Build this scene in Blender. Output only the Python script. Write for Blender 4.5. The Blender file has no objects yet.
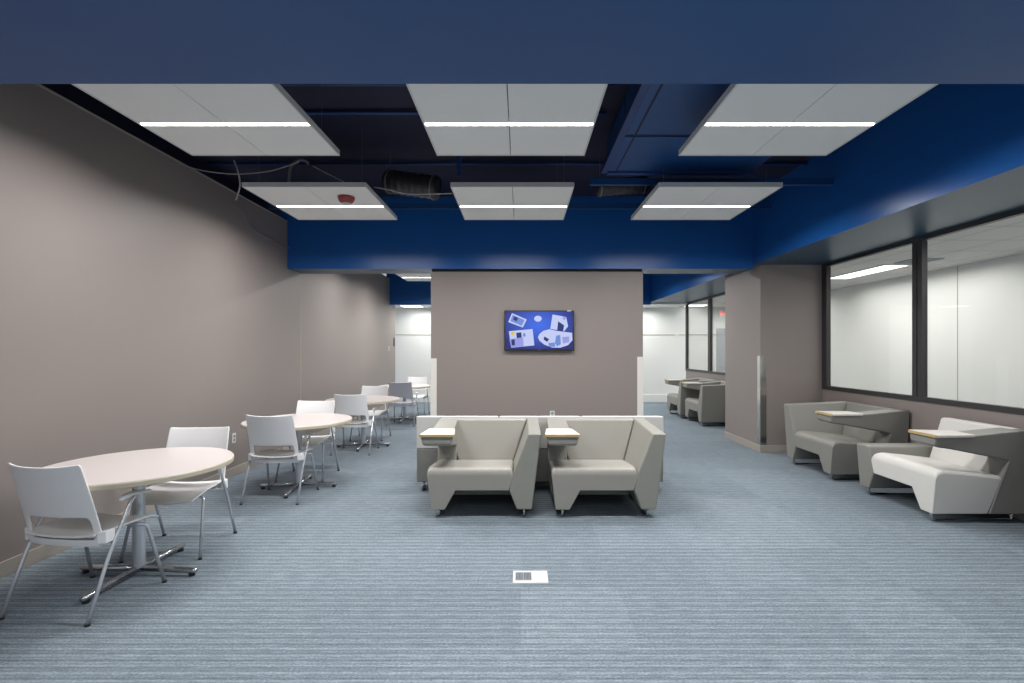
import bpy, bmesh, math, random
from mathutils import Vector, Matrix
random.seed(7)
scn = bpy.context.scene
col = scn.collection
PI = math.pi

# ------------------------------------------------------------------ materials
def srgb(r, g, b):
    f = lambda c: (c/255/12.92) if c/255 <= 0.04045 else ((c/255+0.055)/1.055)**2.4
    return (f(r), f(g), f(b), 1.0)

def mat(name, rgb, rough=0.5, metal=0.0, spec=0.5, var=0.06, vscale=6.0, bump=0.0, bscale=200.0, coat=0.0):
    m = bpy.data.materials.new(name); m.use_nodes = True
    nt = m.node_tree; N = nt.nodes; L = nt.links
    p = N['Principled BSDF']
    p.inputs['Roughness'].default_value = rough
    p.inputs['Metallic'].default_value = metal
    p.inputs['Specular IOR Level'].default_value = spec
    p.inputs['Coat Weight'].default_value = coat
    tc = N.new('ShaderNodeTexCoord')
    no = N.new('ShaderNodeTexNoise'); no.inputs['Scale'].default_value = vscale; no.inputs['Detail'].default_value = 4
    L.new(tc.outputs['Object'], no.inputs['Vector'])
    mx = N.new('ShaderNodeMix'); mx.data_type = 'RGBA'
    c = srgb(*rgb)
    mx.inputs[6].default_value = tuple(x*(1-var) for x in c[:3])+(1,)
    mx.inputs[7].default_value = tuple(min(1, x*(1+var)) for x in c[:3])+(1,)
    L.new(no.outputs['Fac'], mx.inputs[0]); L.new(mx.outputs[2], p.inputs['Base Color'])
    if bump:
        n2 = N.new('ShaderNodeTexNoise'); n2.inputs['Scale'].default_value = bscale; n2.inputs['Detail'].default_value = 2
        L.new(tc.outputs['Object'], n2.inputs['Vector'])
        b = N.new('ShaderNodeBump'); b.inputs['Strength'].default_value = bump; b.inputs['Distance'].default_value = 0.002
        L.new(n2.outputs['Fac'], b.inputs['Height']); L.new(b.outputs['Normal'], p.inputs['Normal'])
    return m

def emit(name, rgb, strength):
    m = bpy.data.materials.new(name); m.use_nodes = True
    nt = m.node_tree; p = nt.nodes['Principled BSDF']
    p.inputs['Base Color'].default_value = srgb(*rgb)
    p.inputs['Emission Color'].default_value = srgb(*rgb)
    p.inputs['Emission Strength'].default_value = strength
    p.inputs['Roughness'].default_value = 0.3
    return m

def carpet_mat():
    m = bpy.data.materials.new('striped_carpet'); m.use_nodes = True
    nt = m.node_tree; N = nt.nodes; L = nt.links
    p = N['Principled BSDF']; p.inputs['Roughness'].default_value = 0.95
    p.inputs['Specular IOR Level'].default_value = 0.12
    tc = N.new('ShaderNodeTexCoord')
    def noise(sx, sy, scale, detail):
        mp = N.new('ShaderNodeMapping'); mp.inputs['Scale'].default_value = (sx, sy, 1)
        L.new(tc.outputs['Object'], mp.inputs['Vector'])
        n = N.new('ShaderNodeTexNoise'); n.inputs['Scale'].default_value = scale; n.inputs['Detail'].default_value = detail
        L.new(mp.outputs['Vector'], n.inputs['Vector']); return n.outputs['Fac']
    def math_(op, a, b, c=None):
        n = N.new('ShaderNodeMath'); n.operation = op
        for i, v in enumerate((a, b) if c is None else (a, b, c)):
            if isinstance(v, (int, float)): n.inputs[i].default_value = v
            else: L.new(v, n.inputs[i])
        return n.outputs[0]
    sep = N.new('ShaderNodeSeparateXYZ'); L.new(tc.outputs['Object'], sep.inputs[0])
    # woven ribs: fine sine stripes across the room, broken up by noise
    jit = noise(3.0, 2.0, 3.0, 2)
    s1 = math_('SINE', math_('ADD', math_('MULTIPLY', sep.outputs['Y'], 2*PI/0.062), math_('MULTIPLY', jit, 1.2)), 0)
    s2 = math_('SINE', math_('MULTIPLY', sep.outputs['Y'], 2*PI/0.026), 0)
    lines = noise(9.0, 80.0, 1.0, 3)
    speck = noise(70.0, 130.0, 1.0, 2)
    big = noise(0.7, 0.7, 1.0, 2)
    # subtle carpet tiles half a metre square
    ck = N.new('ShaderNodeTexWhiteNoise'); ck.noise_dimensions = '2D'
    fl = N.new('ShaderNodeVectorMath'); fl.operation = 'FLOOR'
    mp = N.new('ShaderNodeMapping'); mp.inputs['Scale'].default_value = (1.64, 1.64, 1)
    L.new(tc.outputs['Object'], mp.inputs['Vector']); L.new(mp.outputs['Vector'], fl.inputs[0]); L.new(fl.outputs[0], ck.inputs['Vector'])
    v = math_('ADD', math_('MULTIPLY', s1, 0.10), math_('MULTIPLY', s2, 0.10))
    v = math_('ADD', v, math_('MULTIPLY', math_('SUBTRACT', lines, 0.5), 0.62))
    v = math_('ADD', v, math_('MULTIPLY', math_('SUBTRACT', speck, 0.5), 0.9))
    v = math_('ADD', v, math_('MULTIPLY', math_('SUBTRACT', ck.outputs['Value'], 0.5), 0.10))
    v = math_('ADD', v, math_('MULTIPLY', math_('SUBTRACT', big, 0.5), 0.15))
    v = math_('ADD', v, 0.5)
    r = N.new('ShaderNodeValToRGB')
    e = r.color_ramp.elements
    e[0].position = 0.0; e[0].color = srgb(*CARPET[0])
    e[1].position = 1.0; e[1].color = srgb(*CARPET[2])
    x = e.new(0.5); x.color = srgb(*CARPET[1])
    L.new(v, r.inputs['Fac']); L.new(r.outputs['Color'], p.inputs['Base Color'])
    b = N.new('ShaderNodeBump'); b.inputs['Strength'].default_value = 0.25; b.inputs['Distance'].default_value = 0.003
    L.new(v, b.inputs['Height']); L.new(b.outputs['Normal'], p.inputs['Normal'])
    return m

def glass_mat():
    m = bpy.data.materials.new('window_glass'); m.use_nodes = True
    nt = m.node_tree; N = nt.nodes; L = nt.links
    out = N['Material Output']; N.remove(N['Principled BSDF'])
    t = N.new('ShaderNodeBsdfTransparent'); t.inputs[0].default_value = (0.97, 0.97, 0.965, 1)
    g = N.new('ShaderNodeBsdfGlossy'); g.inputs['Roughness'].default_value = 0.02
    lw = N.new('ShaderNodeLayerWeight'); lw.inputs[0].default_value = 0.5
    pw = N.new('ShaderNodeMath'); pw.operation = 'POWER'; pw.inputs[1].default_value = 5
    fr = N.new('ShaderNodeMath'); fr.operation = 'MULTIPLY_ADD'; fr.inputs[1].default_value = 0.95; fr.inputs[2].default_value = 0.03
    L.new(lw.outputs['Facing'], pw.inputs[0]); L.new(pw.outputs[0], fr.inputs[0])
    mx = N.new('ShaderNodeMixShader')
    L.new(fr.outputs[0], mx.inputs[0]); L.new(t.outputs[0], mx.inputs[1]); L.new(g.outputs[0], mx.inputs[2])
    L.new(mx.outputs[0], out.inputs['Surface'])
    return m

CARPET = [(73, 82, 90), (114, 125, 134), (160, 171, 179)]
M = dict(
    wall=mat('taupe_wall_paint', (135, 126, 122), 0.5, var=0.015, vscale=1.5, bump=0.10, bscale=150),
    white_wall=mat('white_wall_panel', (226, 228, 224), 0.45, var=0.01, vscale=1),
    blue=mat('blue_ceiling_paint', (29, 90, 162), 0.30, spec=0.45, var=0.03, vscale=1.2),
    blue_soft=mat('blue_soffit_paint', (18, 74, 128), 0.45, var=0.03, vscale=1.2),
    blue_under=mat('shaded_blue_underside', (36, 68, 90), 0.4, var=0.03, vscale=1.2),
    deck=mat('dark_blue_deck', (24, 27, 52), 0.7, var=0.1),
    duct=mat('blue_duct_paint', (22, 68, 122), 0.5, var=0.05),
    steel_blue=mat('blue_steel', (22, 56, 110), 0.45, var=0.05),
    base=mat('beige_cove_base', (158, 150, 142), 0.5, var=0.03),
    tile=mat('white_acoustic_tile', (232, 231, 228), 0.85, var=0.02, vscale=40, bump=0.1),
    tile_frame=mat('white_panel_frame', (206, 206, 204), 0.5),
    wire=mat('grey_wire', (120, 120, 124), 0.5, metal=0.4),
    cable=mat('white_cable', (165, 165, 168), 0.6),
    flex=mat('dark_flex_duct', (58, 55, 58), 0.32, metal=0.3, var=0.5, vscale=22, bump=0.6, bscale=40),
    band=mat('duct_band', (140, 130, 120), 0.4, metal=0.5),
    frame=mat('dark_window_frame', (58, 57, 58), 0.45, metal=0.2),
    glass=glass_mat(),
    chrome=mat('satin_chrome', (190, 192, 196), 0.22, metal=1.0, var=0.02),
    legmetal=mat('silver_leg_paint', (205, 208, 213), 0.26, metal=0.65, var=0.02),
    plastic=mat('white_chair_plastic', (228, 228, 229), 0.42, var=0.015, vscale=3),
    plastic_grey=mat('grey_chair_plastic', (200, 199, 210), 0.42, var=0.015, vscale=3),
    black=mat('black_plastic', (26, 26, 28), 0.45),
    laminate=mat('pale_table_laminate', (203, 194, 192), 0.30, var=0.015, vscale=8),
    edge=mat('cream_table_edge', (190, 182, 160), 0.4, var=0.03),
    wood_edge=mat('wood_tablet_edge', (184, 156, 112), 0.45, var=0.12, vscale=25),
    tablet=mat('white_tablet_laminate', (206, 202, 196), 0.35, var=0.01),
    fab=mat('warm_grey_upholstery', (142, 141, 133), 0.46, var=0.03, bump=0.12, bscale=350),
    fab_seat=mat('grey_seat_upholstery', (150, 147, 140), 0.44, var=0.03, bump=0.12, bscale=350),
    fab_mid=mat('mid_grey_upholstery', (130, 129, 123), 0.46, var=0.03, bump=0.12, bscale=350),
    fab_dark=mat('dark_grey_upholstery', (126, 125, 120), 0.48, var=0.03, bump=0.12, bscale=350),
    fab_white=mat('off_white_upholstery', (208, 206, 201), 0.44, var=0.02, bump=0.12, bscale=350),
    guard=mat('brushed_corner_guard', (205, 203, 198), 0.14, metal=0.95, var=0.03),
    guard_white=mat('white_corner_guard', (216, 213, 207), 0.4, var=0.02),
    plate=mat('white_cover_plate', (205, 205, 204), 0.4),
    grille=mat('grey_socket_cover', (120, 128, 134), 0.5),
    red=mat('red_alarm_plastic', (150, 62, 58), 0.4),
    door=mat('grey_door', (150, 158, 162), 0.5),
    led=emit('led_diffuser', (255, 252, 250), 9.0),
    troffer=emit('troffer_lens', (255, 255, 252), 3.0),
    exit_red=emit('exit_letters', (235, 50, 45), 1.4),
    dark_gap=mat('dark_reveal', (44, 40, 40), 0.8),
)
M['carpet'] = carpet_mat()

# ------------------------------------------------------------------ helpers
def tag(o, label=None, cat=None, group=None, kind=None):
    if label: o['label'] = label
    if cat: o['category'] = cat
    if group: o['group'] = group
    if kind: o['kind'] = kind
    return o

def link(name, bm, m, parent=None, smooth=False, bevel=0.0, seg=2, mats=None):
    me = bpy.data.meshes.new(name)
    bmesh.ops.recalc_face_normals(bm, faces=bm.faces[:])
    bm.to_mesh(me); bm.free()
    for k in (mats or [m]): me.materials.append(k)
    o = bpy.data.objects.new(name, me); col.objects.link(o)
    if parent: o.parent = parent
    if smooth:
        for f in me.polygons: f.use_smooth = True
    if bevel:
        b = o.modifiers.new('bevel', 'BEVEL'); b.width = bevel; b.segments = seg
        b.limit_method = 'ANGLE'; b.angle_limit = math.radians(30)
        for f in me.polygons: f.use_smooth = True
        w = o.modifiers.new('wn', 'WEIGHTED_NORMAL'); w.keep_sharp = True
    return o

def thing(name, label, cat, loc=(0, 0, 0), rz=0, group=None):
    o = bpy.data.objects.new(name, None); col.objects.link(o)
    o.empty_display_size = 0.1
    o.location = loc; o.rotation_euler = (0, 0, rz)
    return tag(o, label, cat, group)

def dup(root, loc, rz, label, group=None):
    r = root.copy(); col.objects.link(r); r.location = loc; r.rotation_euler = (0, 0, rz)
    r['label'] = label
    if group: r['group'] = group
    for ch in list(root.children):
        c = ch.copy(); col.objects.link(c); c.parent = r
        for g in list(ch.children):
            d = g.copy(); col.objects.link(d); d.parent = c
    return r

def box(bm, x0, x1, y0, y1, z0, z1, mi=0):
    v = [bm.verts.new(p) for p in ((x0,y0,z0),(x1,y0,z0),(x1,y1,z0),(x0,y1,z0),(x0,y0,z1),(x1,y0,z1),(x1,y1,z1),(x0,y1,z1))]
    for f in ((0,3,2,1),(4,5,6,7),(0,1,5,4),(1,2,6,5),(2,3,7,6),(3,0,4,7)):
        bm.faces.new([v[i] for i in f]).material_index = mi
    return bm

def nb(): return bmesh.new()

def bx(*a): return box(nb(), *a)

def hexa(bm, pts):
    v = [bm.verts.new(p) for p in pts]
    for f in ((0,3,2,1),(4,5,6,7),(0,1,5,4),(1,2,6,5),(2,3,7,6),(3,0,4,7)):
        bm.faces.new([v[i] for i in f])
    return bm

def loft(bm, rings, cap=True, closed=True):
    R = [[bm.verts.new(p) for p in r] for r in rings]
    n = len(R[0])
    for a, b in zip(R, R[1:]):
        for i in range(n if closed else n-1):
            j = (i+1) % n
            bm.faces.new((a[i], a[j], b[j], b[i]))
    if cap:
        bm.faces.new(R[0][::-1]); bm.faces.new(R[-1])
    return bm

def smooth_path(pts, n=6):
    P = [Vector(p) for p in pts]
    if len(P) < 3: return P
    out = []
    Q = [2*P[0]-P[1]] + P + [2*P[-1]-P[-2]]
    for i in range(1, len(Q)-2):
        p0, p1, p2, p3 = Q[i-1:i+3]
        for k in range(n):
            t = k/n
            out.append(0.5*((2*p1)+(-p0+p2)*t+(2*p0-5*p1+4*p2-p3)*t*t+(-p0+3*p1-3*p2+p3)*t**3))
    out.append(P[-1]); return out

def fillet(pts, r=0.03, n=5):
    P = [Vector(p) for p in pts]; out = [P[0]]
    for a, b, c in zip(P, P[1:], P[2:]):
        u = (a-b); w = (c-b); rr = min(r, u.length*0.45, w.length*0.45)
        u.normalize(); w.normalize()
        s = b+u*rr; e = b+w*rr
        for k in range(n+1):
            t = k/n
            out.append(s*(1-t)**2+b*2*t*(1-t)+e*t*t)
    out.append(P[-1]); return out

def tube(bm, pts, r, seg=10):
    P = [Vector(p) for p in pts]; rings = []
    ref = None
    for i, p in enumerate(P):
        d = (P[min(i+1, len(P)-1)]-P[max(i-1, 0)]).normalized()
        if ref is None:
            ref = Vector((0, 0, 1)) if abs(d.z) < 0.9 else Vector((0, 1, 0))
        a = d.cross(ref)
        if a.length < 1e-4: a = d.cross(Vector((1, 0, 0)))
        a.normalize(); b = d.cross(a); ref = -b if False else ref
        rr = r if not isinstance(r, (list, tuple)) else r[i]
        rings.append([p+a*rr*math.cos(2*PI*k/seg)+b*rr*math.sin(2*PI*k/seg) for k in range(seg)])
    return loft(bm, rings)

def lathe(bm, prof, cx=0, cy=0, seg=32):
    rings = [[(cx+r*math.cos(2*PI*k/seg), cy+r*math.sin(2*PI*k/seg), z) for k in range(seg)] for r, z in prof]
    return loft(bm, rings)

def struct(name, bm, m, bevel=0.0, mats=None):
    o = link(name, bm, m, bevel=bevel, mats=mats); o['kind'] = 'structure'; return o

# ------------------------------------------------------------------ layout numbers (metres)
XL, XR, XS = -3.425, 4.42, 3.40        # left wall, window wall, soffit edge
ZB, ZS, ZD = 2.69, 2.75, 3.75          # beam underside, soffit underside, deck
YB0, YB1 = 7.08, 7.53                  # beam
YH = 12.65                              # far header
YF = 13.9                              # far wall
Y0 = -1.6                              # room end behind the camera
XO = 6.5                               # far side of the room beyond the windows

# ------------------------------------------------------------------ room shell
struct('floor', bx(XL-0.6, XO+0.1, Y0, YF+0.1, -0.1, 0), M['carpet'])
struct('ceiling', bx(XL-0.6, XS+0.3, Y0, YH, ZD, ZD+0.1), M['deck'])
b = nb(); box(b, XL-0.12, XL, Y0, 7.50, 0, 3.376); struct('wall_left', b, M['wall'])
b = nb(); box(b, XL-0.12, XL-0.012, 7.50, 13.2, 0, 3.376); struct('wall_left_far', b, M['wall'])
struct('wall_left_upper', bx(XL-0.5, XL-0.38, Y0, 12.75, 3.2, ZD), M['deck'])
struct('trim_1', bx(XL-0.12, XL+0.006, Y0, YB0, 3.376, 3.392), M['base'])
b = nb(); box(b, -1.33, 1.80, 7.13, 7.48, 0, 2.655); struct('wall_center', b, M['wall'])
struct('trim_6', bx(XL-0.02, XL+0.003, 7.49, 7.515, 0.1, ZB), M['base'])
struct('trim_shadow_gap', bx(-1.32, 1.79, 7.15, 7.46, 2.655, ZB), M['dark_gap'])  # dark strip standing for the shadow line between wall top and beam
struct('wall_pier', bx(3.51, XR+0.1, 7.08, 8.30, 0, ZS), M['wall'])
# window wall below and between the windows
b = nb(); box(b, XR, XR+0.12, Y0, 7.08, 0, 0.93); box(b, XR, XR+0.12, 8.30, 12.95, 0, 0.95)
struct('wall_right', b, M['wall'])
# blue soffit and beams, undersides greyed: shade and carpet reflection put into the colour
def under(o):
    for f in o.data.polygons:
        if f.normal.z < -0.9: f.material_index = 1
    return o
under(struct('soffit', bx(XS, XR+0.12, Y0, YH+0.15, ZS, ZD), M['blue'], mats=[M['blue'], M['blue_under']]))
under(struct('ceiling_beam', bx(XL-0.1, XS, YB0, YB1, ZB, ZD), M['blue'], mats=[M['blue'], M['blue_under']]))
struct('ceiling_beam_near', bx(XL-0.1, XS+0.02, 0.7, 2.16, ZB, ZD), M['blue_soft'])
struct('ceiling_header', bx(XL-0.1, XS, YH, YH+0.15, ZB, ZD), M['blue'])
# far room and side room
b = nb(); box(b, XL-0.6, XO+0.1, YF, YF+0.1, 0, ZS+0.1); struct('wall_far', b, M['white_wall'])
struct('trim_3', bx(XL-0.6, XR, YF-0.012, YF, 1.93, 1.945), M['base'])
struct('trim_4', bx(XR+0.12, XO, YF-0.012, YF, 1.93, 1.945), M['base'])
struct('ceiling_far', bx(XL-0.6, XS+1.02, YH+0.15, YF, ZB+0.02, ZB+0.1), M['white_wall'])
struct('wall_side_room', bx(XO, XO+0.1, Y0, YF, 0, ZS), M['white_wall'])
def grid_ceiling():
    m = bpy.data.materials.new('side_room_ceiling_tiles'); m.use_nodes = True
    nt = m.node_tree; N = nt.nodes; L = nt.links; p = N['Principled BSDF']; p.inputs['Roughness'].default_value = 0.9
    tc = N.new('ShaderNodeTexCoord'); br = N.new('ShaderNodeTexBrick')
    br.offset = 0; br.inputs['Scale'].default_value = 1.0
    br.inputs['Brick Width'].default_value = 0.61; br.inputs['Row Height'].default_value = 0.61; br.inputs['Mortar Size'].default_value = 0.012
    br.inputs['Color1'].default_value = srgb(214, 212, 208); br.inputs['Color2'].default_value = srgb(210, 208, 204); br.inputs['Mortar'].default_value = srgb(182, 180, 178)
    L.new(tc.outputs['Object'], br.inputs['Vector']); L.new(br.outputs['Color'], p.inputs['Base Color'])
    return m
struct('ceiling_side_room', bx(XR+0.12, XO, Y0, YF, ZS, ZS+0.08), grid_ceiling())
struct('trim_5', bx(XO-0.003, XO, 7.185, 7.195, 0.1, ZS), M['base'])
# base boards
def baseboard(name, segs, m=None, h=0.105, t=0.012):
    b = nb()
    for x0, x1, y0, y1 in segs: box(b, x0, x1, y0, y1, 0, h)
    return struct(name, b, m or M['base'], bevel=0.004)
baseboard('baseboard_left', [(XL, XL+0.012, Y0, 7.5), (XL-0.012, XL, 7.5, 13.2)])
baseboard('baseboard_center', [(-1.34, 1.81, 7.118, 7.13), (-1.342, -1.33, 7.118, 7.49), (1.80, 1.812, 7.118, 7.49)])
baseboard('baseboard_pier', [(3.498, 3.51, 7.068, 8.31), (3.51, XR, 7.068, 7.08)])
baseboard('baseboard_right', [(XR-0.012, XR, Y0, 7.068), (XR-0.012, XR, 8.31, 12.95)])
baseboard('baseboard_far', [(XL-0.6, XR, YF-0.03, YF)], M['white_wall'], h=0.22)

# windows
def window(name, y0, y1, z0, z1, mull, fw=0.07):
    e = bpy.data.objects.new(name, None); col.objects.link(e); e.location = (XR+0.03, y0, z0); e['kind'] = 'structure'
    def loc(bm):
        bmesh.ops.translate(bm, verts=bm.verts[:], vec=(-(XR+0.03), -y0, -z0)); return bm
    b = nb(); x0, x1 = XR-0.012, XR+0.05
    box(b, x0, x1, y0, y1, z0, z0+0.055); box(b, x0, x1, y0, y1, z1-0.045, z1)
    box(b, x0, x1, y1-fw, y1, z0+0.055, z1-0.045); box(b, x0, x1, y0, y0+fw, z0+0.055, z1-0.045)
    link('window_frame', loc(b), M['frame'], e)
    edges = [y0+fw]
    for (a, c) in mull:
        b = nb()
        mid = (a+c)/2
        box(b, x0, x1, a, mid-0.006, z0+0.055, z1-0.045); box(b, x0, x1, mid+0.006, c, z0+0.055, z1-0.045)
        box(b, x0+0.02, x1, mid-0.006, mid+0.006, z0+0.055, z1-0.045)
        link('mullion', loc(b), M['frame'], e)
        edges += [a, c]
    edges.append(y1-fw)
    for k in range(0, len(edges), 2):
        b = nb(); box(b, XR+0.03, XR+0.036, edges[k], edges[k+1], z0+0.055, z1-0.045)
        link('pane', loc(b), M['glass'], e)
    return e
window('window_1', -0.1, 7.08, 0.93, ZS, [(1.80, 1.97), (3.54, 3.71), (5.31, 5.445)], 0.11)
window('window_2', 8.30, 12.95, 0.95, ZS, [(9.7, 9.83), (11.27, 11.40)])

# ------------------------------------------------------------------ floating ceiling light panels
PW, PD = 1.215, 1.21
def make_panel(label):
    t = thing('ceiling_light_panel', label, 'ceiling light', (0, 0, 3.1), 0, 'floating ceiling light panels')
    yl = 0.0                              # the light bar's line; 0.665 of panel in front of it, 0.545 behind
    y0, y1 = -0.665, 0.545
    b = nb(); f = 0.012
    box(b, -PW/2, PW/2, y0, y0+f, 0, 0.045); box(b, -PW/2, PW/2, y1-f, y1, 0, 0.045)
    box(b, -PW/2, -PW/2+f, y0+f, y1-f, 0, 0.045); box(b, PW/2-f, PW/2, y0+f, y1-f, 0, 0.045)
    link('frame', b, M['tile_frame'], t)
    for sx in (-1, 1):
        for (a, c) in ((y0+f, -0.022), (0.022, y1-f)):
            xa, xb = sorted((sx*0.003, sx*(PW/2-f)))
            link('acoustic_tile', bx(xa, xb, a, c, 0.004, 0.04), M['tile'], t)
    h = link('light_housing', bx(-PW/2+f, PW/2-f, -0.022, 0.022, 0.012, 0.05), M['tile_frame'], t)
    link('diffuser', bx(-PW/2+f, PW/2-f, -0.014, 0.014, 0.0035, 0.0118), M['led'], h)
    for sx in (-1, 1):
        for yy in (y0+0.15, y1-0.15):
            b = nb(); tube(b, [(sx*0.52, yy, 0.04), (sx*0.52, yy, ZD-3.1)], 0.0018, 6)
            link('hanger_wire', b, M['wire'], t)
    return t
panels = []
pnames = {(-2.10, 3.435): 'white ceiling light panel nearest the camera, beside the left wall',
          (-0.085, 3.435): 'white ceiling light panel nearest the camera in the middle of the ceiling',
          (1.905, 3.435): 'white ceiling light panel nearest the camera beside the blue soffit on the right',
          (-2.13, 5.40): 'white ceiling light panel with a red alarm under it, near the left wall',
          (-0.085, 5.40): 'farther white ceiling light panel in the middle, in line with the wall television',
          (1.96, 5.40): 'farther white ceiling light panel on the right, before the blue beam',
          (-2.04, 10.7): 'ceiling light panel behind the blue beam, only its lit strip showing above the passage'}
first = None
def lamp(name, loc, sx, sy, power, rgb=(1, 0.985, 0.965), rx=0.0, spread=168):
    d = bpy.data.lights.new(name, 'AREA'); d.shape = 'RECTANGLE'; d.size = sx; d.size_y = sy
    d.energy = power; d.color = rgb; d.spread = math.radians(spread)
    o = bpy.data.objects.new(name, d); col.objects.link(o); o.location = loc; o.rotation_euler = (rx, 0, 0)
    return o
P_PANEL = 44
for (x, y), lab in pnames.items():
    if first is None:
        first = make_panel(lab); first.location = (x, y, 3.1)
    else:
        p_ = dup(first, (x, y, 3.1), 0, lab)
        if x > 1:                         # these hang from the duct, so their wires are short
            for ch in p_.children:
                if ch.name.startswith('hanger_wire'): ch.scale.z = 0.36
    lamp('led_or_fill_lamp', (x, y, 3.1028), 1.18, 0.014, P_PANEL if y < 9 else P_PANEL*1.35)
lamp('led_or_fill_lamp', (1.95, 10.7, 3.1028), 1.18, 0.014, P_PANEL*1.35)
lamp('led_or_fill_lamp', (-2.15, 8.75, 3.1028), 1.18, 0.014, P_PANEL)
lamp('led_or_fill_lamp', (1.95, 8.75, 3.1028), 1.18, 0.014, P_PANEL)
for x in (-1.1, -0.085, 1.9):           # added fill lamps behind the camera, unseen and without fittings
    lamp('led_or_fill_lamp', (x, -0.4, 3.1028), 1.18, 0.014, P_PANEL*1.15, spread=125)

# red alarm under the left far panel
t = thing('fire_alarm', 'red round fire alarm with white lens under the left ceiling panel', 'fire alarm', (-1.83, 5.06, 3.102))
b = nb(); lathe(b, [(0.086, 0), (0.086, -0.018), (0.07, -0.05), (0.05, -0.062)], seg=28)
link('body', b, M['red'], t, smooth=True)
b = nb(); lathe(b, [(0.04, -0.0622), (0.036, -0.078), (0.02, -0.086)], seg=20); link('lens', b, M['plate'], t, smooth=True)

# ------------------------------------------------------------------ services above the panels
t = thing('air_duct', 'large blue rectangular air duct with flanged edge up in the ceiling', 'duct', (0.9, 3.6, 3.35))
b = nb(); box(b, 0.0, 1.5, -1.2, 0.55, 0, 0.34); link('duct_section', b, M['duct'], t, bevel=0.006)
b = nb(); box(b, 0.0, 1.5, 0.60, 1.46, 0, 0.34); link('duct_section', b, M['duct'], t, bevel=0.006)
b = nb(); box(b, 0.01, 1.49, 0.55, 0.60, 0.012, 0.33); link('joint', b, M['deck'], t)
b = nb(); box(b, -0.06, 0.0, -1.2, 1.46, 0.0, 0.02); box(b, -0.06, -0.05, -1.2, 1.46, 0.02, 0.06); link('flange', b, M['steel_blue'], t)
b = nb(); box(b, 0.075, 0.09, -1.15, 1.42, -0.004, 0.0)
link('perforated_strip', b, M['deck'], t)
b = nb(); box(b, 0.0, 1.5, 1.40, 1.46, -0.02, 0.0); link('end_flange', b, M['steel_blue'], t)
def pipe(y, z, r, x0, x1, label):
    b = nb(); tube(b, [(x0, y, z), (x1, y, z)], r, 10)
    return tag(link('ceiling_pipe', b, M['steel_blue'], smooth=True), label, 'pipe')
pipe(4.02, 3.72, 0.022, XL-0.3, 0.8, 'thin blue pipe across the dark deck, nearest the camera')
pipe(4.52, 3.72, 0.018, XL-0.3, 0.8, 'thin grey-blue pipe across the dark deck, second from the camera')
pipe(5.75, 3.72, 0.018, XL-0.3, XS, 'thin dark pipe across the deck above the far row of panels')
def beam(y, x0, x1, z, label):
    return tag(link('steel_channel', bx(x0, x1, y, y+0.05, z, z+0.07), M['duct']), label, 'steel channel')
beam(5.25, 0.75, XS, 3.30, 'blue steel channel across the ceiling just behind the blue duct')
beam(6.55, XL, XS, 3.42, 'blue steel channel across the ceiling in front of the blue beam')
tag(link('hanging_bracket', bx(-0.66, -0.62, 4.98, 5.02, 3.3, ZD), M['duct']), 'short blue bracket hanging behind the middle near light panel', 'bracket')
def flexduct(a, c, r, label):
    a, c = Vector(a), Vector(c)
    t = thing('flexible_duct', label, 'duct', a, 0, 'black flexible ducts')
    n = 22; pts = [(c-a)*(k/n) for k in range(n+1)]
    b = nb(); tube(b, pts, [r*(1+0.05*math.sin(k*2.2)) for k in range(n+1)], 16)
    link('sleeve', b, M['flex'], t, smooth=True)
    for f in (0.06, 0.92):
        p = (c-a)*f; d = (c-a).normalized()*0.006
        b = nb(); tube(b, [p-d, p+d], r*1.09, 16); link('band', b, M['band'], t)
    b = nb(); tube(b, [(c-a)*0.06+Vector((0, 0, r)), (c-a)*0.06+Vector((0, 0, ZD-a.z))], 0.003, 6); link('hanger_wire', b, M['wire'], t)
    return t
flexduct((-1.48, 5.35, 3.37), (-0.90, 5.25, 3.26), 0.125, 'black wrapped flexible duct hanging between the left and middle far panels')
flexduct((0.87, 5.55, 3.36), (1.46, 5.60, 3.42), 0.095, 'black wrapped flexible duct between the middle and right far panels')
def cable(pts, r, label, m='cable', name='cable', n=8):
    b = nb(); tube(b, smooth_path(pts, n), r, 7)
    return tag(link(name, b, M[m], smooth=True), label, 'cable')
def px(x, y, Y): return ((x-521)*Y/483, Y, 1.5+(350-y)*Y/483)
cable([px(178, 163, 4.85), px(200, 170, 4.85), px(235, 174, 4.8), px(270, 171, 4.8), px(299, 162, 4.76)], 0.006, 'thin white cable sagging from the left wall towards the conduit')
cable([px(289, 182, 4.78), px(290, 170, 4.78), px(295, 162, 4.8), px(303, 160, 4.82), px(309, 164, 4.85)], 0.016, 'grey flexible conduit curling up behind the left panel', 'wire', 'flexible_conduit')
cable([px(313, 166, 4.93), px(326, 173, 4.9), px(344, 182, 4.95)], 0.006, 'thin cable running right from the flexible conduit end')
cable([px(234, 160, 4.9), px(238, 172, 4.9), px(240, 185, 4.95), px(236, 200, 5.0)], 0.008, 'grey cable dropping behind the left corner of the red-alarm panel')
cable([px(374, 187, 5.0), px(390, 190, 5.0), px(410, 194, 5.0), px(452, 193.5, 5.0)], 0.006, 'white cable strung in front of the left flexible duct')
cable([(XL+0.012, 5.80, 3.24), (XL+0.012, 6.0, 3.18), (XL+0.012, 6.18, 3.04), (XL+0.012, 6.6, 3.02), (XL+0.03, 7.05, 2.99)], 0.010, 'grey cable stapled down the left wall to the blue beam', 'wire')

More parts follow.
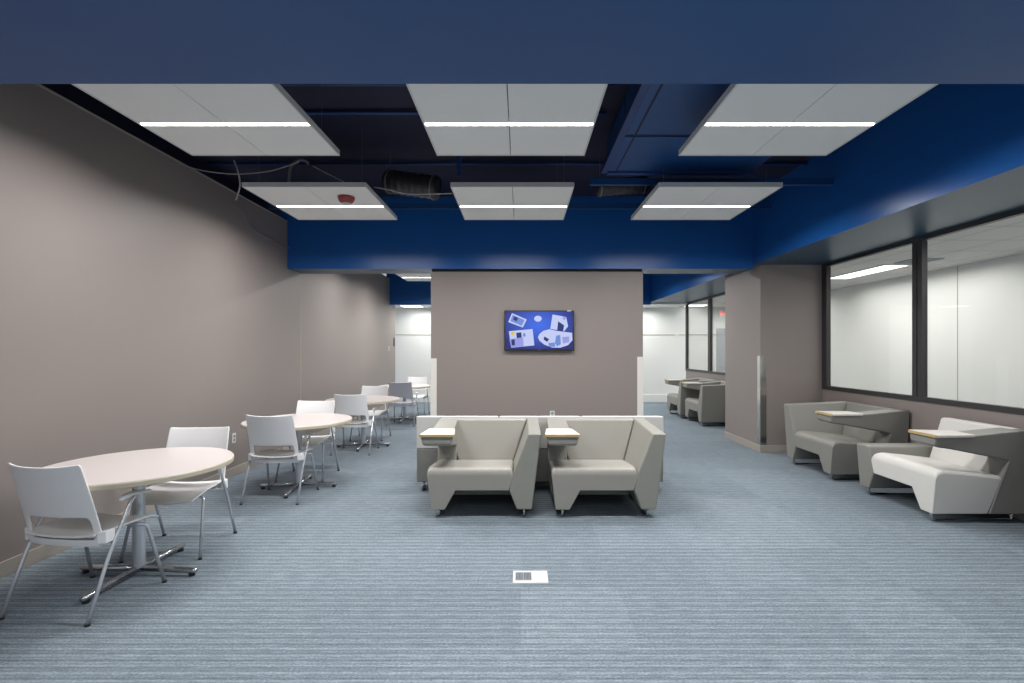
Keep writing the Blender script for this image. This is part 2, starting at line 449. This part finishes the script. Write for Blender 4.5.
# ------------------------------------------------------------------ corner guards, plates, wall television
def guard(x, y, s, z0, z1, label, m, w=0.085):
    b = nb(); t_ = 0.006
    xa, xb = sorted((x-s*t_, x+s*w)); box(b, xa, xb, y-t_, y, z0, z1)
    xa, xb = sorted((x-s*t_, x)); box(b, xa, xb, y, y+w, z0, z1)
    return tag(link('corner_guard', b, M[m], bevel=0.002), label, 'corner guard')
guard(-1.33, 7.13, 1, 0.11, 1.375, 'pale corner guard on left edge of television wall', 'guard_white')
guard(1.80, 7.13, -1, 0.11, 1.40, 'pale corner guard on right edge of television wall', 'guard_white')
guard(3.51, 7.08, 1, 0.11, 1.415, 'shiny metal corner guard on the pier beside the windows', 'guard')

def outlet(name, label, cat, loc, rz, holes=2):
    t = thing(name, label, cat, loc, rz)       # faces local -Y
    link('cover_plate', bx(-0.036, 0.036, -0.006, 0, -0.058, 0.058), M['plate'], t, bevel=0.003)
    for k in range(holes):
        z = (k-(holes-1)/2)*0.045
        link('socket', bx(-0.017, 0.017, -0.009, -0.0062, z-0.015, z+0.015), M['grille'], t, bevel=0.002)
    return t
outlet('wall_outlet', 'white wall outlet low on left wall behind the first two tables', 'outlet', (XL, 5.76, 0.45), PI/2)
outlet('light_switch', 'white light switch at far end of left wall', 'switch', (XL-0.012, 12.55, 1.54), PI/2, 1)
outlet('wall_outlet', 'white outlet low on television wall just above the middle sofa backs', 'outlet', (0.462, 7.13, 0.545), 0)
tag(link('wall_reader', bx(XL-0.012, XL+0.006, 13.02, 13.08, 1.60, 1.82), M['black'], bevel=0.004), 'dark narrow wall plate at the far end of the left wall beside the switch', 'wall plate')

t = thing('television', 'flat wall television showing a blue collage screen', 'television', (0.265, 7.13, 1.785))
TW, TH = 1.02, 0.588
link('wall_mount', bx(-0.2, 0.2, -0.03, 0, -0.12, 0.12), M['black'], t)
link('casing', bx(-TW/2, TW/2, -0.075, -0.03, -TH/2, TH/2), M['black'], t, bevel=0.006)
def screen_mat():
    m = bpy.data.materials.new('blue_screen'); m.use_nodes = True
    nt = m.node_tree; N = nt.nodes; L = nt.links; p = N['Principled BSDF']
    p.inputs['Base Color'].default_value = (0.005, 0.005, 0.01, 1); p.inputs['Roughness'].default_value = 0.25
    tc = N.new('ShaderNodeTexCoord'); g = N.new('ShaderNodeTexGradient'); g.gradient_type = 'SPHERICAL'
    mp = N.new('ShaderNodeMapping'); mp.inputs['Scale'].default_value = (1.7, 1, 2.6); mp.inputs['Location'].default_value = (0, 0, -0.2)
    L.new(tc.outputs['Object'], mp.inputs['Vector']); L.new(mp.outputs['Vector'], g.inputs['Vector'])
    r = N.new('ShaderNodeValToRGB'); r.color_ramp.elements[0].color = srgb(34, 40, 110); r.color_ramp.elements[1].color = srgb(64, 110, 235)
    L.new(g.outputs['Fac'], r.inputs['Fac']); L.new(r.outputs['Color'], p.inputs['Emission Color']); p.inputs['Emission Strength'].default_value = 1.0
    return m
sc_ = link('screen', bx(-TW/2+0.018, TW/2-0.018, -0.077, -0.0751, -TH/2+0.022, TH/2-0.016), screen_mat(), t)
SX, SY = TW/700*1.0, TH/405.0
def pic(poly, m, d):     # polygon in pixels of the enlarged screen (0..700, 0..405)
    b = nb()
    loft(b, [[(-TW/2+x*TW/700, -0.0772-d*0.0006, TH/2-y*TH/405) for x, y in poly], [(-TW/2+x*TW/700, -0.0775-d*0.0006, TH/2-y*TH/405) for x, y in poly]])
    return link('screen_picture', b, m, sc_)
def glow(n, c, k):
    m = emit(n, c, k); m.node_tree.nodes['Principled BSDF'].inputs['Base Color'].default_value = (0.004, 0.004, 0.006, 1); return m
e_pale = glow('picture_pale', (196, 206, 246), 0.95); e_mid = glow('picture_blue', (112, 140, 214), 0.95)
e_dark = glow('picture_dark', (36, 48, 112), 0.95); e_lav = glow('picture_lavender', (150, 156, 226), 0.95); e_yel = glow('picture_yellow', (222, 196, 70), 0.95)
def ell(cx, cy, rx, ry, n=24): return [(cx+rx*math.cos(2*PI*k/n), cy+ry*math.sin(2*PI*k/n)) for k in range(n)]
pic([(78, 28), (226, 92), (186, 172), (40, 118)], e_pale, 0); pic([(84, 44), (204, 98), (176, 156), (62, 108)], e_mid, 1)
pic([(100, 60), (140, 78), (124, 110), (88, 92)], e_dark, 2)
pic([(46, 210), (284, 188), (302, 352), (70, 376)], e_pale, 0); pic([(52, 290), (188, 270), (196, 360), (70, 374)], e_lav, 1)
pic([(120, 226), (170, 220), (176, 272), (126, 280)], e_dark, 2); pic([(186, 232), (210, 228), (216, 262), (192, 268)], e_mid, 2); pic(ell(84, 234, 20, 18), e_yel, 3)
pic([(70, 296), (104, 290), (108, 350), (76, 354)], e_dark, 2)
pic(ell(338, 84, 38, 30), e_pale, 0)
pic([(484, 42), (620, 66), (640, 160), (600, 210), (462, 186)], e_pale, 0); pic([(540, 110), (600, 150), (590, 214), (530, 204)], e_dark, 1)
pic([(590, 60), (618, 66), (612, 96), (584, 90)], e_lav, 1)
plate_ = [(338+0, 270), (352, 238), (392, 206), (450, 190), (520, 206), (680, 226), (684, 300), (640, 350), (560, 376), (480, 374), (400, 344), (352, 304)]
pic(plate_, e_pale, 2); pic([(402, 262), (450, 290), (430, 318), (394, 292)], e_dark, 3); pic([(520, 256), (560, 246), (568, 340), (530, 362), (508, 330)], e_mid, 3)
pic([(580, 270), (650, 262), (652, 320), (588, 334)], e_lav, 3); pic([(440, 330), (505, 322), (512, 366), (452, 366)], e_mid, 3)
link('indicator', bx(-0.02, 0.02, -0.0765, -0.0752, -TH/2+0.006, -TH/2+0.014), M['wire'], t)
tag(link('cable_tab', bx(0.675, 0.735, 7.046, 7.056, 2.064, 2.078), M['plate']), 'small white tab on top right edge of the television', 'tab')

# floor box
t = thing('floor_outlet_box', 'white floor outlet box with two grey covers set in the carpet', 'floor outlet', (0.062, 3.19, 0))
link('cover_plate', bx(-0.115, 0.115, -0.085, 0.085, -0.004, 0.005), M['plate'], t, bevel=0.003)
for xa in (-0.098, -0.045):
    s = link('socket_cover', bx(xa, xa+0.052, -0.055, 0.055, 0.0052, 0.008), M['grille'], t, bevel=0.001)
    b = nb()
    for k in range(5): box(b, xa+0.006+k*0.009, xa+0.009+k*0.009, -0.045, 0.045, 0.0081, 0.0088)
    link('slot', b, M['dark_gap'], s)
link('lid', bx(0.018, 0.108, -0.075, 0.075, 0.0052, 0.0075), M['plate'], t, bevel=0.002)

# far rooms' fittings
t = thing('exit_sign', 'small red exit sign seen through the far windows', 'exit sign', (5.74, 13.6, 2.53))
link('housing', bx(-0.16, 0.16, -0.02, 0.02, -0.10, 0.10), M['plate'], t, bevel=0.005)
cu = bpy.data.curves.new('exit_text', 'FONT'); cu.body = 'EXIT'; cu.size = 0.16; cu.extrude = 0.002; cu.align_x = 'CENTER'; cu.align_y = 'CENTER'
tmp = bpy.data.objects.new('lettering', cu); col.objects.link(tmp)
bpy.context.view_layer.update()
me = bpy.data.meshes.new_from_object(tmp.evaluated_get(bpy.context.evaluated_depsgraph_get()))
bpy.data.objects.remove(tmp)
o = bpy.data.objects.new('lettering', me); col.objects.link(o); me.materials.clear(); me.materials.append(M['exit_red'])
o.parent = t; o.location = (0, -0.024, 0); o.rotation_euler = (PI/2, 0, 0)
link('stem', bx(-0.01, 0.01, -0.01, 0.01, 0.10, 0.22), M['plate'], t)
b = nb(); box(b, 5.62, 6.42, YF-0.04, YF, 0, 2.12); d1 = struct('door_1', b, M['door'])
link('door_handle', bx(5.70, 5.82, YF-0.08, YF-0.045, 1.0, 1.03), M['chrome'], d1)
def troffer(x0, x1, y0, y1, z, label):
    t = thing('ceiling_troffer', label, 'ceiling light', ((x0+x1)/2, (y0+y1)/2, z), 0)
    w, d = (x1-x0)/2, (y1-y0)/2; b = nb()
    box(b, -w, w, -d, -d+0.03, -0.012, 0); box(b, -w, w, d-0.03, d, -0.012, 0); box(b, -w, -w+0.03, -d+0.03, d-0.03, -0.012, 0); box(b, w-0.03, w, -d+0.03, d-0.03, -0.012, 0)
    link('frame', b, M['tile_frame'], t); link('lens', bx(-w+0.03, w-0.03, -d+0.03, d-0.03, -0.010, -0.001), M['troffer'], t)
    return t
troffer(5.30, 5.72, 7.05, 8.45, ZS, 'recessed bright ceiling light in the room beyond the near windows')
troffer(-3.3, -2.7, 13.0, 13.6, ZB+0.02, 'recessed ceiling light in the white room beyond the left passage')
troffer(4.6, 5.2, 13.2, 13.8, ZS, 'recessed ceiling light behind the far windows')
t = thing('ceiling_vent', 'square grey air vent in the ceiling of the room beyond the windows', 'air vent', (5.55, 6.75, ZS)); t.scale = (0.65, 0.65, 1)
b = nb(); box(b, -0.3, 0.3, -0.3, -0.27, -0.012, 0); box(b, -0.3, 0.3, 0.27, 0.3, -0.012, 0); box(b, -0.3, -0.27, -0.27, 0.27, -0.012, 0); box(b, 0.27, 0.3, -0.27, 0.27, -0.012, 0)
link('frame', b, M['door'], t)
link('backing', bx(-0.27, 0.27, -0.27, 0.27, -0.002, 0), M['frame'], t)
for k in range(6): link('slat', bx(-0.27, 0.27, -0.25+k*0.09, -0.21+k*0.09, -0.010, -0.003), M['door'], t)
for y in (1.2, 4.4, 7.8, 11.6): lamp('side_room_lamp', (5.5, y, ZS-0.03), 1.5, 2.8, 50)
for x in (-2.2, 0.6, 3.0): lamp('far_room_lamp', (x, 13.25, ZB-0.02), 1.8, 0.8, 34)

# ------------------------------------------------------------------ tables
def make_table(label):
    t = thing('round_table', label, 'table', (0, 0, 0), 0, 'round cafe tables along the left wall')
    R = 0.55
    b = nb(); lathe(b, [(R-0.006, 0.706), (R-0.001, 0.710), (R-0.001, 0.734), (R-0.004, 0.7385)], seg=72)
    tp = link('tabletop', b, M['edge'], t)
    b = nb(); lathe(b, [(R-0.005, 0.7386), (R-0.007, 0.742)], seg=72); link('laminate_surface', b, M['laminate'], tp)
    b = nb(); lathe(b, [(0.037, 0.05), (0.037, 0.684)], seg=24); link('column', b, M['legmetal'], t, smooth=False)
    for ang in (0, PI/2):
        b = nb()
        pts = [(-0.30, 0, 0.703), (0.30, 0, 0.703)]
        if ang: pts = [(0, -0.30, 0.703), (0, 0.30, 0.703)]
        box(b, *( (-0.30, 0.30, -0.02, 0.02) if not ang else (-0.02, 0.02, -0.30, 0.30)), 0.684, 0.7055)
        link('support_bar', b, M['black'], t)
    for sx, sy in ((1, 0), (-1, 0), (0, 1), (0, -1)):
        b = nb()
        tube(b, [(sx*0.03, sy*0.03, 0.042), (sx*0.385, sy*0.385, 0.034), (sx*0.40, sy*0.40, 0.033)], [0.021, 0.019, 0.014], 14)
        f = link('foot', b, M['chrome'], t, smooth=True)
        b = nb(); lathe(b, [(0.02, 0), (0.02, 0.018)], sx*0.37, sy*0.37, 14); link('glide', b, M['black'], f)
    return t
TB = [((-2.56, 3.235), -3, 'round pale table nearest the camera by the left wall'),
      ((-2.42, 5.26), 6, 'second round table from the camera by the left wall'),
      ((-2.45, 7.50), 6, 'third round table from the camera, level with the blue beam'),
      ((-2.48, 10.3), 0, 'farthest round table, by the left passage')]
tb0 = None
for (x, y), a, lab in TB:
    if tb0 is None:
        tb0 = make_table(lab); tb0.location = (x, y, 0); tb0.rotation_euler.z = math.radians(a)
    else: dup(tb0, (x, y, 0), math.radians(a), lab)

# ------------------------------------------------------------------ chairs (front = -Y)
def make_chair(label, shell='plastic'):
    t = thing('stacking_armchair', label, 'chair', (0, 0, 0), 0, 'white shell chairs at the round tables')
    # back shell with an oblong slot near the bottom
    xs = [-1, -0.93, -0.85, -0.72, -0.4, 0, 0.4, 0.72, 0.85, 0.93, 1]
    zs = [0.382, 0.400, 0.420, 0.49, 0.562, 0.588, 0.63, 0.68, 0.76, 0.835, 0.868]
    def back_pt(u, z):
        k = (z-0.382)/(0.868-0.382)
        hw = 0.242-0.016*k
        if z < 0.40: hw -= 0.012
        y = 0.150+0.12*k+0.03*k*k - 0.050*abs(u)**2.2*(0.55+0.45*k)
        zz = z + (0.014*(abs(u)**3)-0.006)*max(0, (k-0.8)/0.2)
        return (u*hw, y, zz)
    b = nb()
    V = [[b.verts.new(back_pt(u, z)) for u in xs] for z in zs]
    for i in range(len(zs)-1):
        for j in range(len(xs)-1):
            if 2 <= i <= 3 and 2 <= j <= 7: continue
            b.faces.new((V[i][j], V[i][j+1], V[i+1][j+1], V[i+1][j]))
    o = link('backrest', b, M[shell], t, smooth=True)
    s = o.modifiers.new('sub', 'SUBSURF'); s.levels = 2; s.render_levels = 2
    so = o.modifiers.new('sol', 'SOLIDIFY'); so.thickness = 0.010; so.offset = 0
    # seat pan
    ys = [-0.262, -0.25, -0.20, -0.12, 0.0, 0.10, 0.155, 0.175]
    us = [-1, -0.93, -0.7, -0.35, 0, 0.35, 0.7, 0.93, 1]
    b = nb(); V = []
    for y in ys:
        row = []
        for u in us:
            z = 0.455
            if y < -0.12: z -= 0.042*((-0.12-y)/0.14)**2
            z -= 0.016*math.exp(-((y-0.06)/0.12)**2)*(1-u*u)
            z += 0.012*abs(u)**4
            hw = 0.235 if y < 0.1 else 0.225
            if y < -0.22: hw = 0.215
            row.append(b.verts.new((u*hw, y, z)))
        V.append(row)
    for i in range(len(ys)-1):
        for j in range(len(us)-1): b.faces.new((V[i][j], V[i][j+1], V[i+1][j+1], V[i+1][j]))
    o = link('seat', b, M[shell], t, smooth=True)
    s = o.modifiers.new('sub', 'SUBSURF'); s.levels = 2; s.render_levels = 2
    so = o.modifiers.new('sol', 'SOLIDIFY'); so.thickness = 0.012; so.offset = -1
    for sx in (-1, 1):
        # front leg
        b = nb(); tube(b, fillet([(sx*0.17, -0.10, 0.418), (sx*0.235, -0.15, 0.415), (sx*0.262, -0.25, 0.006)], 0.035), 0.0105, 10)
        lg = link('front_leg', b, M['legmetal'], t, smooth=True)
        b = nb(); lathe(b, [(0.014, 0), (0.014, 0.012)], sx*0.262, -0.25, 12); link('glide', b, M['black'], lg)
        # rear leg runs up to carry the arm
        b = nb(); tube(b, fillet([(sx*0.272, 0.25, 0.006), (sx*0.270, 0.13, 0.33), (sx*0.272, -0.005, 0.60), (sx*0.268, -0.05, 0.635)], 0.06), 0.0105, 10)
        lg = link('rear_leg', b, M['legmetal'], t, smooth=True)
        b = nb(); lathe(b, [(0.014, 0), (0.014, 0.012)], sx*0.272, 0.25, 12); link('glide', b, M['black'], lg)
        # bracket where shell, seat and rear leg meet
        b = nb(); hexa(b, [(sx*0.228, 0.10, 0.405), (sx*0.268, 0.085, 0.405), (sx*0.268, 0.14, 0.405), (sx*0.228, 0.16, 0.405),
                           (sx*0.232, 0.12, 0.475), (sx*0.266, 0.085, 0.475), (sx*0.266, 0.14, 0.475), (sx*0.232, 0.165, 0.475)])
        link('bracket', b, M[shell], t, bevel=0.005)
        # arm pad
        b = nb(); rings = []
        for k, (y, w) in enumerate(((0.055, 0.012), (0.04, 0.02), (-0.02, 0.026), (-0.10, 0.026), (-0.135, 0.018), (-0.145, 0.008))):
            z = 0.642-0.02*((y-0.0)/0.14)**2 if y < 0 else 0.642-0.06*(y/0.055)**2*0.3
            c = sx*0.266
            rings.append([(c-w, y, z), (c-w*0.7, y, z+0.010), (c+w*0.7, y, z+0.010), (c+w, y, z), (c+w*0.7, y, z-0.008), (c-w*0.7, y, z-0.008)])
        loft(b, rings); o = link('arm_pad', b, M[shell], t, smooth=True)
    # under seat bar
    b = nb(); tube(b, [(-0.262, 0.105, 0.405), (0.262, 0.105, 0.405)], 0.010, 10); tube(b, [(-0.2, -0.12, 0.416), (0.2, -0.12, 0.416)], 0.010, 10)
    link('seat_frame', b, M['legmetal'], t, smooth=True)
    return t
CH = [((-2.595, 2.905), 173, 'white shell armchair nearest the camera, seen from behind at the first table', 0),
      ((-2.585, 3.68), 6, 'white shell armchair facing the camera behind the nearest round table', 0),
      ((-2.44, 4.93), 180, 'white shell armchair with back to camera at the second table', 0),
      ((-2.53, 5.74), 2, 'bright white shell armchair facing the camera behind the second table', 0),
      ((-2.44, 7.13), 181, 'shell armchair with back to camera at the third table', 0),
      ((-2.56, 8.22), 0, 'white shell armchair facing the camera behind the third table', 0),
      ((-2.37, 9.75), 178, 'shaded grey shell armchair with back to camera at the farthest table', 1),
      ((-2.42, 11.05), 0, 'white shell armchair behind the farthest table, against the bright passage', 0)]
ch0 = None
for (x, y), a, lab, g in CH:
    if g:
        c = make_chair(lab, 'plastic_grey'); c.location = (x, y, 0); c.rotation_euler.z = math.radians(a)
    elif ch0 is None:
        ch0 = make_chair(lab); ch0.location = (x, y, 0); ch0.rotation_euler.z = math.radians(a)
    else: dup(ch0, (x, y, 0), math.radians(a), lab)

# ------------------------------------------------------------------ lounge seats (front = -Y, tablet at local x=0, arm at x=1)
def clamp(v): return max(0.0, min(1.0, v))
def make_sofa(label, seat='fab_seat', shell='fab', side=None, back=None, mirror=False, low_arm=False, armless=False, group='upholstered tablet arm lounge seats', outer=None):
    s_ = -1 if mirror else 1
    side = side or shell; back = back or seat
    t = thing('lounge_seat', label, 'lounge seat', (0, 0, 0), 0, group)
    def fx(bm):
        if mirror:
            for v in bm.verts: v.co.x *= -1
        return bm
    # seat block with its wedge-shaped leg, front edge rolled over
    xr = 0.764
    rings = []
    for y, zt in ((0.0, 0.385), (0.006, 0.412), (0.022, 0.435), (0.05, 0.448), (0.09, 0.452), (0.30, 0.432), (0.56, 0.402)):
        r = [(0.036, 0.08), (0.16, 0.08), (0.255, 0.25), (0.73, 0.25), (xr, 0.36), (xr, zt-0.02), (xr-0.014, zt-0.005), (xr-0.03, zt), (0.03, zt), (0.012, zt-0.006), (0.0, zt-0.022), (0.004, 0.36)]
        if armless: r = [(0.036, 0.08), (0.16, 0.08), (0.255, 0.25), (0.60, 0.25), (0.69, 0.08), (0.80, 0.08), (0.84, zt-0.02), (0.81, zt), (0.03, zt), (0.012, zt-0.006), (0.0, zt-0.022), (0.004, 0.36)]
        pts = []
        for x, z in r:
            yy = y
            if y > 0.5: yy = 0.46+0.09*clamp((z-0.08)/0.32)
            pts.append((x, yy, z))
        rings.append(pts)
    b = nb(); loft(b, rings); link('seat', fx(b), M[seat], t, bevel=0.006)
    # back cushion
    if armless:
        xb0, xb1, xt0, xt1 = 0.0, 0.84, -0.015, 0.855
    else:
        xb0, xb1, xt0, xt1 = 0.21, 0.757, 0.07, (0.905 if not low_arm else 0.79)
    b = nb(); hexa(b, [(xb0, 0.545, 0.37), (xb1, 0.545, 0.37), (xb1, 0.79, 0.37), (xb0, 0.79, 0.37), (xt0, 0.695, 0.79), (xt1, 0.695, 0.79), (xt1, 0.795, 0.79), (xt0, 0.795, 0.79)])
    link('back_cushion', fx(b), M[back], t, bevel=0.022, seg=3)
    b = nb(); box(b, *((0.06, 0.79, 0.47, 0.785, 0.07, 0.369) if not armless else (-0.012, 0.852, 0.56, 0.812, 0.10, 0.45))); link('lower_back', fx(b), M[shell], t, bevel=0.012)
    if outer:
        b = nb(); box(b, xt0+0.002, xt1-0.002, 0.780, 0.815, 0.455, 0.795); link('back_panel', fx(b), M[outer], t, bevel=0.008)
    if not armless:
        zt = 0.50 if low_arm else 0.755
        xo = 0.985 if low_arm else 1.02
        xi = 0.80 if low_arm else 0.905
        rings = []
        for y, dz in ((0.0, 0.0), (0.40, 0.018), (0.79, 0.036)):
            rings.append([(0.80, y, 0.08), (0.934, y, 0.08), (xo, y, zt+dz*(0 if low_arm else 1)), (xi, y, zt+dz*(0 if low_arm else 1)), (0.767, y, 0.40), (0.732, y, 0.25)])
        b = nb(); loft(b, rings); link('arm', fx(b), M[shell], t, bevel=0.014, seg=3)
        # tablet arm: side slab at the back, cantilevering forward
        prof = [(-0.035, 0.732), (-0.035, 0.665), (0.0, 0.648), (0.12, 0.63), (0.60, 0.535), (0.535, 0.36), (0.465, 0.08), (0.79, 0.08), (0.795, 0.79), (0.70, 0.785), (0.30, 0.745)]
        def xl(y, z): return -0.055+0.05*clamp((y+0.1)/0.5)+0.02*clamp((0.71-z)/0.06)*clamp((0.3-y)/0.2)+0.03*clamp((0.4-z)/0.35)
        def xrr(y, z): return 0.25-0.06*clamp((y+0.1)/0.5)-0.02*clamp((0.71-z)/0.06)*clamp((0.3-y)/0.2)
        b = nb(); loft(b, [[(xl(y, z), y, z) for y, z in prof], [(xrr(y, z), y, z) for y, z in prof]])
        link('tablet_arm', fx(b), M[side], t, bevel=0.012, seg=3)
        def slab(z0, z1, ins):
            pl = [(-0.060, -0.030), (0.252, -0.030), (0.212, 0.29), (0.198, 0.305), (-0.022, 0.305), (-0.036, 0.29)]
            b = nb(); loft(b, [[(x, y, z0) for x, y in pl], [(x, y, z1) for x, y in pl]]); return fx(b)
        tb = link('tablet', slab(0.734, 0.7555, 0.0), M['tablet'], t, bevel=0.004)
        b = nb(); loft(b, [[(-0.060, -0.0302, z), (-0.045, -0.045, z), (0.237, -0.045, z), (0.252, -0.0302, z)] for z in (0.733, 0.7545)])
        link('wood_edge', fx(b), M['wood_edge'], tb)
    for x in ((0.10, 0.865) if not armless else (0.10, 0.74)):
        b = nb(); tube(b, fillet([(x, 0.045, 0.09), (x, 0.045, 0.013), (x, 0.72, 0.013), (x, 0.72, 0.09)], 0.03), 0.012, 10)
        link('sled_leg', fx(b), M['chrome'], t, smooth=True)
    if armless:
        for x in (0.06, 0.78):
            b = nb(); tube(b, [(x, 0.765, 0.10), (x, 0.765, 0.045)], 0.012, 10); c = link('caster', b, M['chrome'], t, smooth=True)
            b = nb(); tube(b, [(x-0.014, 0.770, 0.024), (x+0.014, 0.770, 0.024)], 0.024, 16); link('wheel', b, M['black'], c, bevel=0.004)
    return t
S = make_sofa('grey tablet-arm lounge seat facing the camera, left of the front pair')
S.location = (-0.838, 4.29, 0)
dup(S, (0.272, 4.29, 0), 0, 'grey tablet-arm lounge seat facing the camera, right of the front pair')
R_ = make_sofa('pale-backed lounge seat facing away, leftmost of the rear three', 'fab_seat', 'fab_mid', back='fab_white', armless=True, group='lounge seats back to back with the front pair', outer='fab_white')
R_.location = (-0.255, 5.93, 0); R_.rotation_euler.z = PI
dup(R_, (0.622, 5.93, 0), PI, 'pale-backed lounge seat facing away, middle of the rear three')
dup(R_, (1.499, 5.93, 0), PI, 'pale-backed lounge seat facing away, rightmost of the rear three')
a = make_sofa('grey lounge seat under the windows beside the pier, dark side panel', 'fab_mid', 'fab_mid', 'fab_dark', mirror=True, group=None)
a.scale = (1, 1.10, 1.035); a.location = (3.52, 5.46, 0); a.rotation_euler.z = -PI/2
a = make_sofa('lounge seat with off-white seat under the windows, nearest on the right', 'fab_white', 'fab_mid', 'fab_dark', back='fab_white', mirror=True, low_arm=True, group=None)
a.scale = (1, 1.04, 1.03); a.location = (3.555, 4.14, 0); a.rotation_euler.z = -PI/2
a = make_sofa('grey lounge seat in the far right passage, nearer of the two', 'fab_mid', 'fab_mid', 'fab_mid', group='lounge seats in the far right passage')
a.scale.z = 1.07; a.location = (3.51, 10.35, 0); a.rotation_euler.z = -PI/2
dup(a, (3.46, 11.45, 0), -PI/2, 'grey lounge seat in the far right passage, farther of the two')

# ------------------------------------------------------------------ light, world, camera
w = bpy.data.worlds.new('world'); scn.world = w; w.use_nodes = True
w.node_tree.nodes['Background'].inputs[0].default_value = (0.85, 0.9, 1.0, 1)
w.node_tree.nodes['Background'].inputs[1].default_value = 0.5

cam = bpy.data.cameras.new('camera'); co = bpy.data.objects.new('camera', cam); col.objects.link(co)
co.location = (0, 0, 1.5); co.rotation_euler = (PI/2, 0, 0)
cam.sensor_width = 36; cam.lens = 483/1024*36
cam.shift_x = -9/1024; cam.shift_y = 8.5/1024
cam.clip_start = 0.05
scn.camera = co
scn.view_settings.view_transform = 'Standard'
scn.view_settings.look = 'None'
scn.view_settings.exposure = 0.0
scn.cycles.use_denoising = True
scn.cycles.max_bounces = 8; scn.cycles.diffuse_bounces = 5
scn.cycles.sample_clamp_indirect = 4
